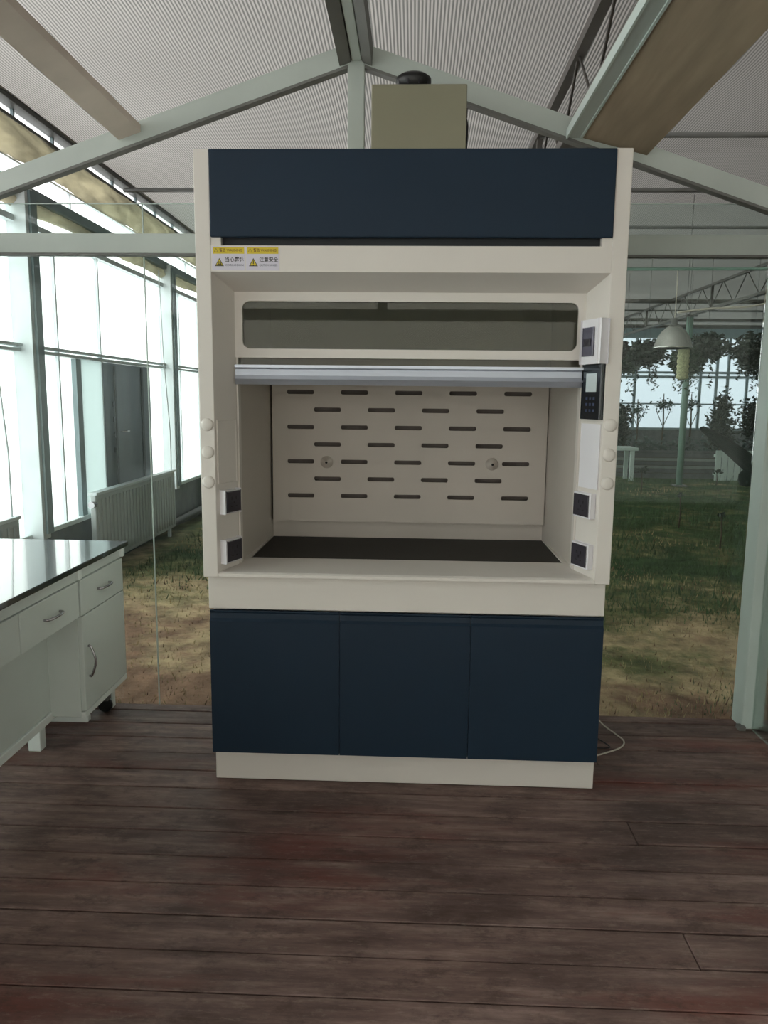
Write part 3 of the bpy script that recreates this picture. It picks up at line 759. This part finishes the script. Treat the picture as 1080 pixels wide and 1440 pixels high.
# ------------------------------------------------------------------ radiators
def radiator(y0, y1, lab):
    r = empty('radiator', (-2.80, (y0 + y1) / 2, -.12), lab, 'radiator', 'white radiators below the side windows')
    part(MB().box((-2.83, y0, -.02), (-2.78, y1, .63), None, .008), 'panel', 'radiator', r)
    f = MB(); y = y0 + .04
    while y < y1 - .05:
        f.box((-2.782, y, .02), (-2.768, y + .045, .59), None, .005, 1); y += .085
    part(f, 'convector_ribs', 'radiator', r)
    part(MB().box((-2.845, y0 - .005, .63), (-2.765, y1 + .005, .655), None, .004), 'top_grille', 'win_frame', r)
    part(MB().tube([(-2.80, y0 - .05, .55), (-2.80, y0 + .02, .55)], .03, seg=12), 'valve', 'chrome', r)
    for yy in (y0 + .15, y1 - .2): part(MB().box((-2.82, yy, -.16), (-2.79, yy + .05, -.01)), 'foot', 'win_frame', r)
    part(MB().tube([(-2.80, y1 - .06, .65), (-2.80, y1 - .06, 1.1), (-2.84, y1 - .1, 2.0), (-2.86, y1 - .1, 2.9)], .008, seg=6), 'feed_pipe', 'win_frame', r)
    return r
radiator(3.83, 6.08, 'long white panel radiator below the dark door')
radiator(.35, 2.52, 'white panel radiator showing above the far corner of the bench top')

exec_hood = True
# ================================================================== THE FUME HOOD
H = empty('fume_hood', (0, .4, 0), 'large off-white fume hood with navy doors standing on the plank deck', 'fume hood')
def hp_(mb, name, mat, parent=None, **kw): return part(mb, name, mat, parent or H, **kw)
ZT, ZB = 2.352, .843
# outer side panels with the splayed return carried in front
for s in (-1, 1):
    mb = MB()
    xs = sorted((s * .75, s * .695))
    mb.box((xs[0], 0, ZB), (xs[1], .80, ZT), 'hood_white', .003)
    side = hp_(mb, 'side_panel', 'hood_white')
    # three round knobs down the front edge
    for z in ((1.409, 1.309, 1.20) if s < 0 else (1.423, 1.317, 1.215)):
        kx = s * .722
        rot = Matrix.Rotation(PI / 2, 4, 'X')
        m = MB().lathe([(.023, 0), (.023, .002), (.019, .005), (.012, .007), (.001, .0075)], (kx, 0, z), seg=24, mtx=rot.to_3x3().to_4x4())
        part(m, 'valve_knob', 'hood_white', side)
    # splayed return between front edge and work opening
    a = (s * .695, .002); b = (s * .645, .13)
    mb = MB().prism([a, b, (s * .66, .135), (s * .695, .135)], 2, ZB + .005, 1.945)
    hp_(mb, 'splayed_return', 'hood_white')

def splay(s):
    """matrix: local x across the splay face (front to back), local y out of the face, z up"""
    a = Vector((s * .695, .002, 0)); b = Vector((s * .645, .13, 0)); t = (b - a).normalized()
    n = Vector((-s * t.y, s * t.x, 0)); 
    if n.x * s > 0: n = -n
    m = Matrix(((t.x, n.x, 0, a.x), (t.y, n.y, 0, a.y), (0, 0, 1, 0), (0, 0, 0, 1)))
    return m, (b - a).length
for s in (-1, 1):
    mt, W = splay(s)
    # blank cover plate
    zz = (1.192, 1.424)
    p = hp_(MB().box((.010, 0, zz[0]), (W - .012, .004, zz[1]), None, .0015, 1, mt), 'cover_plate', 'plastic_white' if s > 0 else 'hood_white')
    # two power sockets
    for z in ((1.122, .935) if s < 0 else (1.128, .940)):
        so = hp_(MB().box((.020, 0, z - .043), (.122, .022, z + .043), None, .003, 2, mt), 'power_socket', 'plastic_white')
        part(MB().box((.030, .022, z - .038), (.118, .0255, z + .038), None, .002, 1, mt), 'socket_face', 'socket_dark', so)
        m = MB()
        for (u, v, w_, h_) in ((.060, .012, .004, .012), (.088, .012, .004, .012), (.074, -.004, .005, .008), (.060, -.018, .010, .003), (.088, -.018, .010, .003)):
            m.box((u - w_ / 2, .0255, z + v - h_ / 2), (u + w_ / 2, .0262, z + v + h_ / 2), None, 0, 1, mt)
        part(m, 'socket_slots', 'socket_hole', so)
mt, W = splay(1)
# circuit breaker box
bk = hp_(MB().box((-.004, 0, 1.645), (.104, .034, 1.785), None, .008, 3, mt), 'breaker_box', 'plastic_white')
w_ = part(MB().box((.028, .034, 1.668), (.090, .039, 1.762), None, .003, 1, mt), 'breaker_window', 'breaker_win', bk)
part(MB().box((.042, .039, 1.700), (.078, .043, 1.722), None, .002, 1, mt), 'breaker_switch', 'socket_dark', bk)
# control panel with small grey display and keys
cp = hp_(MB().box((.004, 0, 1.445), (.118, .014, 1.637), None, .003, 1, mt), 'control_panel', 'panel_black')
part(MB().box((.030, .014, 1.541), (.092, .0155, 1.604), None, .001, 1, mt), 'display_screen', 'display', cp)
m = MB()
for r_ in range(3):
    for c_ in range(3): m.box((.036 + c_ * .022, .014, 1.468 + r_ * .022), (.048 + c_ * .022, .0148, 1.478 + r_ * .022), None, 0, 1, mt)
part(m, 'keypad', 'ink_blue', cp)

# top: navy front panel, dark gap with light end blocks, top sheet, rear sheet
hp_(MB().box((-.695, -.006, 2.060), (.695, .016, ZT - .002), None, .004, 2), 'front_panel', 'navy')
hp_(MB().box((-.695, .016, 2.33), (.695, .80, ZT - .002)), 'top_sheet', 'hood_white')
hp_(MB().box((-.66, .03, 1.99), (.66, .05, 2.10)), 'gap_shade_sheet', 'gap_dark')  # near-black sheet painting the shade of the recess behind the gap
for s in (-1, 1): hp_(MB().box((s * .695, .004, 2.028), (s * .66, .03, 2.075)), 'panel_bracket', 'hood_white')
# visor: upright front with slope back to the window frame
vis = hp_(MB().prism([(0, 1.944), (0, 2.032), (.035, 2.032), (.14, 1.99), (.14, 1.893), (.13, 1.893)], 0, -.695, .695), 'visor', 'hood_white')

# warning labels on the visor
def text_mesh(body, size, loc, mat, name, parent, width=None, bold=.0):
    cu = bpy.data.curves.new(name, 'FONT'); cu.body = body; cu.size = size; cu.extrude = .0001; cu.offset = bold; cu.resolution_u = 2
    cu.align_x = 'LEFT'; cu.align_y = 'CENTER'
    o = bpy.data.objects.new(name, cu); COL.objects.link(o)
    bpy.context.view_layer.update()
    dg = bpy.context.evaluated_depsgraph_get()
    me = bpy.data.meshes.new_from_object(o.evaluated_get(dg))
    bpy.data.objects.remove(o); bpy.data.curves.remove(cu)
    xs = [v.co.x for v in me.vertices] or [0, 1]; w = max(xs) - min(xs)
    k = (width / w) if width else 1
    x0 = min(xs)
    q = Vector(); pp = parent
    while pp is not None: q += Vector(pp.location); pp = pp.parent
    for v in me.vertices:
        v.co = Vector((loc[0] + (v.co.x - x0) * k, loc[1] - v.co.z, loc[2] + v.co.y)) - q
    me.materials.clear(); me.materials.append(M[mat])
    r = bpy.data.objects.new(name, me); COL.objects.link(r); r.parent = parent
    return r
def triangle(cx, cz, r, y, inner=True):
    m = MB()
    def tri(rr, yy, mat):
        m.prism([(cx + rr * math.sin(a), cz - rr * .15 + rr * math.cos(a)) for a in (0, 2 * PI / 3, 4 * PI / 3)], 1, yy, yy - .0002, mat)
    tri(r, y, 'sticker_ink'); tri(r * .74, y - .0002, 'sticker_yellow')
    return m
for k, (x0, zh, small) in enumerate(((-.691, '当心腐蚀', 'CORROSION'), (-.571, '注意安全', 'CAUTION DANGER'))):
    x1 = x0 + .1175; z0, z1 = 1.948, 2.029
    st = hp_(MB().box((x0, -.0008, z0), (x1, 0, z1), None, .0002, 1), 'warning_label', 'sticker')
    part(MB().box((x0 + .004, -.0012, 2.004), (x1 - .003, -.0008, 2.026)), 'header_band', 'sticker_yellow', st)
    t_ = triangle(x0 + .015, 2.015, .009, -.0012); part(t_, 'small_warning_triangle', None, st)
    text_mesh('警告 WARNING', .0125, (x0 + .027, -.0013, 2.0155), 'sticker_brown', 'header_text', st, .080, .0002)
    t_ = triangle(x0 + .026, 1.974, .0185, -.0009)
    if k == 0:
        t_.box((x0 + .018, -.0015, 1.966), (x0 + .034, -.0014, 1.969), 'sticker_ink').box((x0 + .023, -.0015, 1.969), (x0 + .026, -.0014, 1.979), 'sticker_ink').box((x0 + .029, -.0015, 1.969), (x0 + .032, -.0014, 1.975), 'sticker_ink')
    else:
        t_.box((x0 + .0245, -.0015, 1.970), (x0 + .0275, -.0014, 1.982), 'sticker_ink').box((x0 + .0245, -.0015, 1.965), (x0 + .0275, -.0014, 1.968), 'sticker_ink')
    part(t_, 'warning_triangle', None, st)
    text_mesh(zh, .0175, (x0 + .047, -.0009, 1.984), 'sticker_ink', 'label_text', st, .066, .0003)
    text_mesh(small, .010, (x0 + .047, -.0009, 1.9655), 'sticker_grey', 'label_small_text', st, .064, .0001)
    

# fixed upper window frame with rounded opening
def rounded(x0, x1, z0, z1, r, n=6):
    pts = []
    for cx, cz, a0 in ((x1 - r, z1 - r, 0), (x0 + r, z1 - r, PI / 2), (x0 + r, z0 + r, PI), (x1 - r, z0 + r, 3 * PI / 2)):
        for i in range(n + 1): a = a0 + PI / 2 * i / n; pts.append((cx + r * math.cos(a), cz + r * math.sin(a)))
    return pts
def frame_mesh(out, inn, y0, y1):
    m = MB(); bm = m.bm; X0, X1, Z0, Z1 = out
    ip = rounded(*inn, .028)
    op = []
    cx, cz = (X0 + X1) / 2, (Z0 + Z1) / 2
    n = len(ip) // 4
    corners = [(X1, Z1), (X0, Z1), (X0, Z0), (X1, Z0)]
    for k in range(4):
        for i in range(n): op.append(corners[k])
    # outer points duplicated at corners would make zero-area quads: nudge along the edges
    op2 = []
    for k in range(4):
        C_ = corners[k]
        for i in range(n):
            t = i / (n - 1); px, pz = ip[k * n + i]
            ang = t
            if k == 0: q = (X1, Z1 - .03 * (1 - 2 * t)) if t < .5 else (X1 - .03 * (2 * t - 1), Z1)
            if k == 1: q = (X0 + .03 * (1 - 2 * t), Z1) if t < .5 else (X0, Z1 - .03 * (2 * t - 1))
            if k == 2: q = (X0, Z0 + .03 * (1 - 2 * t)) if t < .5 else (X0 + .03 * (2 * t - 1), Z0)
            if k == 3: q = (X1 - .03 * (1 - 2 * t), Z0) if t < .5 else (X1, Z0 + .03 * (2 * t - 1))
            op2.append(q)
    N_ = len(ip)
    I0 = [bm.verts.new((u, y0, v)) for u, v in ip]; O0 = [bm.verts.new((u, y0, v)) for u, v in op2]
    I1 = [bm.verts.new((u, y1, v)) for u, v in ip]; O1 = [bm.verts.new((u, y1, v)) for u, v in op2]
    for i in range(N_):
        j = (i + 1) % N_
        bm.faces.new((O0[i], O0[j], I0[j], I0[i])); bm.faces.new((I1[i], I1[j], O1[j], O1[i]))
        bm.faces.new((I0[i], I0[j], I1[j], I1[i])); bm.faces.new((O1[i], O1[j], O0[j], O0[i]))
    return m
uf = hp_(frame_mesh((-.645, .645, 1.655, 1.893), (-.617, .619, 1.688, 1.860), .13, .150), 'upper_window_frame', 'hood_white')
part(MB().box((-.63, .140, 1.672), (.63, .144, 1.876)), 'window_pane', 'sash_glass', uf)
# sliding sash: aluminium handle rail, glass rising behind the frame
sa = hp_(MB().prism([(.112, 1.566), (.104, 1.576), (.112, 1.590), (.114, 1.612), (.104, 1.618), (.104, 1.628), (.150, 1.628), (.150, 1.556), (.118, 1.556)], 0, -.643, .642), 'sash_handle_rail', 'alu')
part(MB().box((-.64, .158, 1.60), (.64, .163, 2.15)), 'sash_pane', 'sash_glass', sa)
for s in (-1, 1):
    hp_(MB().box((s * .648, .136, .87), (s * .638, .175, 1.893)), 'sash_track', 'hood_white')

# inner liner: side walls splaying in slightly, ceiling, back
for s in (-1, 1):
    hp_(MB().prism([(s * .648, .132), (s * .645, .135), (s * .622, .74), (s * .64, .74), (s * .66, .14)], 2, .862, 2.3), 'side_liner', 'hood_inner')
hp_(MB().box((-.64, .16, 2.28), (.64, .75, 2.30)), 'liner_ceiling', 'hood_inner')
hp_(MB().box((-.64, .752, .85), (.64, .765, 2.30)), 'back_liner', 'hood_cavity_shade')
# lower back strip under the baffle
hp_(MB().box((-.623, .735, .862), (.623, .745, .99), None, .001, 1), 'lower_back_strip', 'hood_inner')

# perforated baffle: real slots
bx0, bx1, bz0, bz1 = -.613, .620, .948, 2.27
rows_z = [1.534 - .0778 * i for i in range(7)]
hh = .0098
m = MB()
zcur = bz1
def cell(xa, xb, za, zb, last=[0]):
    m.box((xa, .690, za), (xb, .698, zb))
zb_prev = bz1
spans = []
for i, z in enumerate(rows_z):
    za, zb_ = z - hh, z + hh
    cell(bx0, bx1, zb_, zb_prev)
    cs = [-.485 + .2425 * k for k in range(5)] if i % 2 == 0 else [-.3635 + .2425 * k for k in range(4)]
    x = bx0
    for c_ in cs:
        cell(x, c_ - .061, za, zb_); x = c_ + .061
        # rounded slot ends
        for e in (-1, 1):
            xe = c_ + e * .061
            for q in (-1, 1):
                m.prism([(xe, z + q * hh), (xe - e * .005, z + q * hh), (xe, z + q * (hh - .005))], 1, .690, .698)
    cell(x, bx1, za, zb_); zb_prev = za
cell(bx0, bx1, bz0, zb_prev)
# folded lower lip
m.box((bx0, .698, bz0), (bx1, .735, bz0 + .004))
baf = hp_(m, 'perforated_baffle', 'hood_inner')
for nxp in (-.366, .379):
    nz = hp_(MB().lathe([(.028, .0), (.028, .004), (.022, .007), (.020, .012), (.008, .014), (.008, .024), (.004, .026), (.004, .018), (.001, .018)], (nxp, .690, 1.221), seg=24, mtx=Matrix.Rotation(PI / 2, 4, 'X')), 'gas_nozzle', 'hood_inner')
    part(MB().lathe([(.0055, 0), (.0055, .0005), (.001, .0006)], (nxp, .6642, 1.221), seg=12, mtx=Matrix.Rotation(PI / 2, 4, 'X')), 'nozzle_opening', 'socket_hole', nz)
    m = MB()
    for a in range(6): m.box((-.0025, -.0005, .016), (.0025, 0, .022), None, 0, 1, Matrix.Translation((nxp, .6855, 1.221)) @ Matrix.Rotation(a * PI / 3, 4, 'Y'))
    part(m, 'nozzle_marks', 'socket_dark', nz)

# work surface, sill
hp_(MB().box((-.622, .235, .840), (.628, .752, .868), None, .002, 1), 'work_surface', 'epoxy_black')
sl = MB().prism([(0, .846), (0, .857), (.012, .862), (.22, .872), (.234, .872), (.236, .84), (.04, .84), (.03, .846)], 0, -.694, .694)
hp_(sl, 'front_sill', 'hood_white')
for s in (-1, 1): hp_(MB().box((s * .622, .235, .86), (s * .648, .75, .873)), 'side_sill', 'hood_white')

# base cabinet
hp_(MB().box((-.743, .04, .712), (.746, .78, .843), None, .002, 1), 'apron', 'hood_white')
hp_(MB().box((-.738, .088, .128), (.742, .78, .711)), 'cabinet_body', 'hood_white')
for k, (a, b_) in enumerate(((-.742, -.2460), (-.2440, .2510), (.2530, .748))):
    d = MB()
    # door with a chamfered finger pull along its top
    prof = [(.040, .132), (.040, .662), (.050, .672), (.052, .692), (.046, .699), (.046, .704), (.0615, .704), (.0615, .132)]
    d.prism(prof, 0, a, b_)
    hp_(d, 'cabinet_door', 'navy')
hp_(MB().box((-.742, .085, 0), (.750, .76, .128), None, .002, 1), 'plinth', 'hood_white')

# fan housing on top
F = empty('fan_housing', (.028, .5, 2.352), 'beige square fan housing standing on top of the fume hood', 'fan housing')
part(MB().box((-.156, .35, 2.350), (.207, .66, 2.689), None, .003, 1), 'housing', 'fan_beige', F)
m = MB().lathe([(.066, 2.689), (.066, 2.712), (.068, 2.716), (.068, 2.732), (.055, 2.742), (.001, 2.744)], (.003, .42, 0), 'black', seg=32)
for a in range(10): m.box((.0655, -.0015, 2.694), (.0685, .0015, 2.712), 'socket_dark', 0, 1, Matrix.Translation((.003, .42, 0)) @ Matrix.Rotation(a * PI / 5, 4, 'Z'))
part(m, 'duct_cap', None, F)
part(MB().tube([(.205, .42, 2.60), (.214, .42, 2.56), (.211, .42, 2.47), (.214, .42, 2.42), (.224, .42, 2.385), (.238, .42, 2.362)], .0055, seg=8), 'power_cable', 'cable_black', F)
part(MB().box((.205, .40, 2.585), (.213, .44, 2.62)), 'cable_gland', 'black', F)

# cables on the deck beside the hood
def smooth(pts, n=8):
    out = []
    P_ = [Vector(p) for p in pts]
    for i in range(len(P_) - 1):
        p0, p1, p2, p3 = P_[max(i - 1, 0)], P_[i], P_[i + 1], P_[min(i + 2, len(P_) - 1)]
        for k in range(n):
            t = k / n
            out.append(.5 * ((2 * p1) + (p2 - p0) * t + (2 * p0 - 5 * p1 + 4 * p2 - p3) * t * t + (3 * p1 - p0 - 3 * p2 + p3) * t ** 3))
    out.append(P_[-1]); return out
tag(MB().tube(smooth([(.745, .34, .03), (.80, .35, .006), (.88, .39, .006), (.955, .445, .006), (.985, .51, .006), (.965, .585, .006), (.92, .68, .02), (.86, .76, .10), (.80, .79, .20)]), .0035, seg=8).build('power_cable', 'cable_white'), 'thin pale cable looping over the deck beside the fume hood', 'cable')
tag(MB().tube(smooth([(.76, .40, .02), (.83, .43, .007), (.905, .44, .007), (.875, .52, .007), (.83, .60, .007), (.855, .70, .007), (.84, .77, .06), (.80, .785, .16)]), .003, seg=8).build('power_cable', 'cable_black'), 'thin black cable tangled on the deck under the pale cable', 'cable')

# ================================================================== LAB BENCH
GRP = 'lab bench along the glass side wall'
BX = -1.350                                   # cabinet front plane
tp = MB().box((-2.08, -1.9, .797), (-1.338, .80, .820), None, .003, 2)
tag(tp.build('bench_worktop', 'bench_top'), 'glossy black bench worktop lying on the grey bench frame', 'worktop')

# steel frame with feet
fr = empty('bench_stand', (-1.7, 0, 0), 'grey steel bench frame carrying the black worktop, with feet on the deck', 'bench frame')
m = MB().box((-1.375, -1.88, .752), (-1.357, .765, .797)); part(m, 'top_rail', 'bench_grey', fr)
part(MB().box((-2.06, -1.88, .762), (-2.04, .765, .797)), 'rear_rail', 'bench_grey', fr)
for yy in (-1.2, .262, .73):
    part(MB().box((-1.362, yy, .755), (-1.342, yy + .03, .797), None, .002, 1), 'rail_block', 'bench_light', fr)
    part(MB().box((-2.04, yy, .762), (-1.375, yy + .03, .790)), 'cross_rail', 'bench_grey', fr)
part(MB().box((-1.52, -1.88, .176), (-1.502, .308, .762)), 'modesty_panel', 'bench_grey', fr)
part(MB().box((-1.53, -1.88, .135), (-1.494, .318, .172), None, .003, 1), 'lower_rail', 'bench_light', fr)
part(MB().box((-1.53, .294, .172), (-1.494, .312, .762)), 'upright', 'bench_light', fr)
for yy in (-1.5, -.6, .262):
    part(MB().box((-1.60, yy, 0), (-1.545, yy + .05, .137), None, .003, 1), 'foot', 'bench_light', fr)
part(MB().box((-1.455, .735, 0), (-1.42, .77, .762), None, .002, 1), 'foot', 'bench_light', fr)
part(MB().box((-2.04, .56, .0), (-1.47, .60, .03), None, .004, 1), 'foot_bar', 'bench_light', fr)
part(MB().box((-2.04, .58, .03), (-2.0, .60, .762)), 'rear_upright', 'bench_light', fr)

def handle_bar(y0, y1, z, x, vertical=False, z0=0, z1=0):
    if not vertical:
        pts = smooth([(x, y0, z), (x + .018, y0 + .006, z), (x + .026, (y0 + y1) / 2, z), (x + .018, y1 - .006, z), (x, y1, z)], 5)
    else:
        pts = smooth([(x, y0, z1), (x + .012, y0, z1 - .004), (x + .030, y0, (z0 + z1) / 2), (x + .012, y0, z0 + .004), (x, y0, z0)], 6)
    return MB().tube(pts, .0052, seg=10)
# drawers under the knee space
du = empty('drawer_unit', (-1.6, -.2, .6), 'grey drawer unit hung under the worktop over the knee space', 'drawer unit')
part(MB().box((-1.95, -1.17, .60), (-1.37, .272, .745)), 'carcass', 'bench_grey', du)
for a, b_ in ((-1.165, -.690), (-.684, -.210), (-.204, .268)):
    d = part(MB().box((-1.37, a, .598), (BX, b_, .748), None, .002, 1), 'drawer', 'bench_grey', du)
    part(handle_bar((a + b_) / 2 - .062, (a + b_) / 2 + .062, .672, BX), 'handle', 'chrome', d)

# mobile cabinet with a drawer and a door
mc = empty('mobile_cabinet', (-1.6, .51, 0), 'grey mobile cabinet with one drawer and one door under the bench end', 'cabinet')
part(MB().box((-1.90, .283, .150), (-1.37, .752, .750), None, .002, 1), 'carcass', 'bench_grey', mc)
part(MB().box((-1.37, .283, .150), (BX - .001, .752, .174)), 'bottom_rail', 'bench_light', mc)
d = part(MB().box((-1.37, .288, .594), (BX, .748, .747), None, .002, 1), 'drawer', 'bench_grey', mc)
part(handle_bar(.455, .578, .672, BX), 'handle', 'chrome', d)
d = part(MB().box((-1.37, .288, .178), (BX, .748, .590), None, .002, 1), 'door', 'bench_grey', mc)
part(handle_bar(.335, .335, 0, BX, True, .318, .450), 'handle', 'chrome', d)
for xx, yy in ((-1.60, .33), (-1.44, .69), (-1.85, .32), (-1.85, .69)):
    cst = part(MB().box((xx - .022, yy - .02, .062), (xx + .022, yy + .02, .15)), 'caster', 'galv', mc)
    part(MB().lathe([(.030, -.012), (.034, -.008), (.034, .008), (.030, .012)], (xx, yy + .004, .034), seg=18, mtx=Matrix.Rotation(PI / 2, 4, 'X')), 'wheel', 'black', cst)

# ================================================================== LIGHT
w = bpy.data.worlds.new('overcast'); SC.world = w; w.use_nodes = True
nt = w.node_tree; nt.nodes.clear()
# overcast sky, brighter towards the side where the sun sits behind the cloud
SKY, SKY_K = 1.98, 1.2
bg = nt.nodes.new('ShaderNodeBackground'); bg.inputs['Color'].default_value = (1.0, .99, .965, 1)
tc = nt.nodes.new('ShaderNodeTexCoord')
mu = nt.nodes.new('ShaderNodeVectorMath'); mu.operation = 'DOT_PRODUCT'; mu.inputs[1].default_value = (-SKY_K, -.16, 0); nt.links.new(tc.outputs['Generated'], mu.inputs[0])
ex = nt.nodes.new('ShaderNodeMath'); ex.operation = 'EXPONENT'; nt.links.new(mu.outputs['Value'], ex.inputs[0])
m2 = nt.nodes.new('ShaderNodeMath'); m2.operation = 'MULTIPLY'; m2.inputs[1].default_value = SKY; nt.links.new(ex.outputs[0], m2.inputs[0])
nt.links.new(m2.outputs[0], bg.inputs['Strength'])
wo = nt.nodes.new('ShaderNodeOutputWorld'); nt.links.new(bg.outputs[0], wo.inputs[0])

# ================================================================== CAMERA
cam = bpy.data.cameras.new('camera'); co = bpy.data.objects.new('camera', cam); COL.objects.link(co)
yaw, pitch, roll = -.0378, -.1485, .0104
cy, sy, cp_, sp_ = math.cos(yaw), math.sin(yaw), math.cos(pitch), math.sin(pitch)
f_ = Vector((sy * cp_, cy * cp_, sp_)); r_ = Vector((cy, -sy, 0)); u_ = r_.cross(f_)
r2 = r_ * math.cos(roll) + u_ * math.sin(roll); u2 = -r_ * math.sin(roll) + u_ * math.cos(roll)
co.matrix_world = Matrix(((r2.x, u2.x, -f_.x, .0251), (r2.y, u2.y, -f_.y, -2.7429), (r2.z, u2.z, -f_.z, 1.51), (0, 0, 0, 1)))
cam.sensor_fit = 'VERTICAL'; cam.sensor_height = 36; cam.lens = 1070 / 1440 * 36
cam.clip_start = .02; cam.clip_end = 200
SC.camera = co

SC.view_settings.view_transform = 'Standard'; SC.view_settings.look = 'None'; SC.view_settings.gamma = 1; SC.view_settings.exposure = .05
SC.view_settings.use_curve_mapping = False
SC.cycles.max_bounces = 10; SC.cycles.diffuse_bounces = 5; SC.cycles.transparent_max_bounces = 16; SC.cycles.transmission_bounces = 8
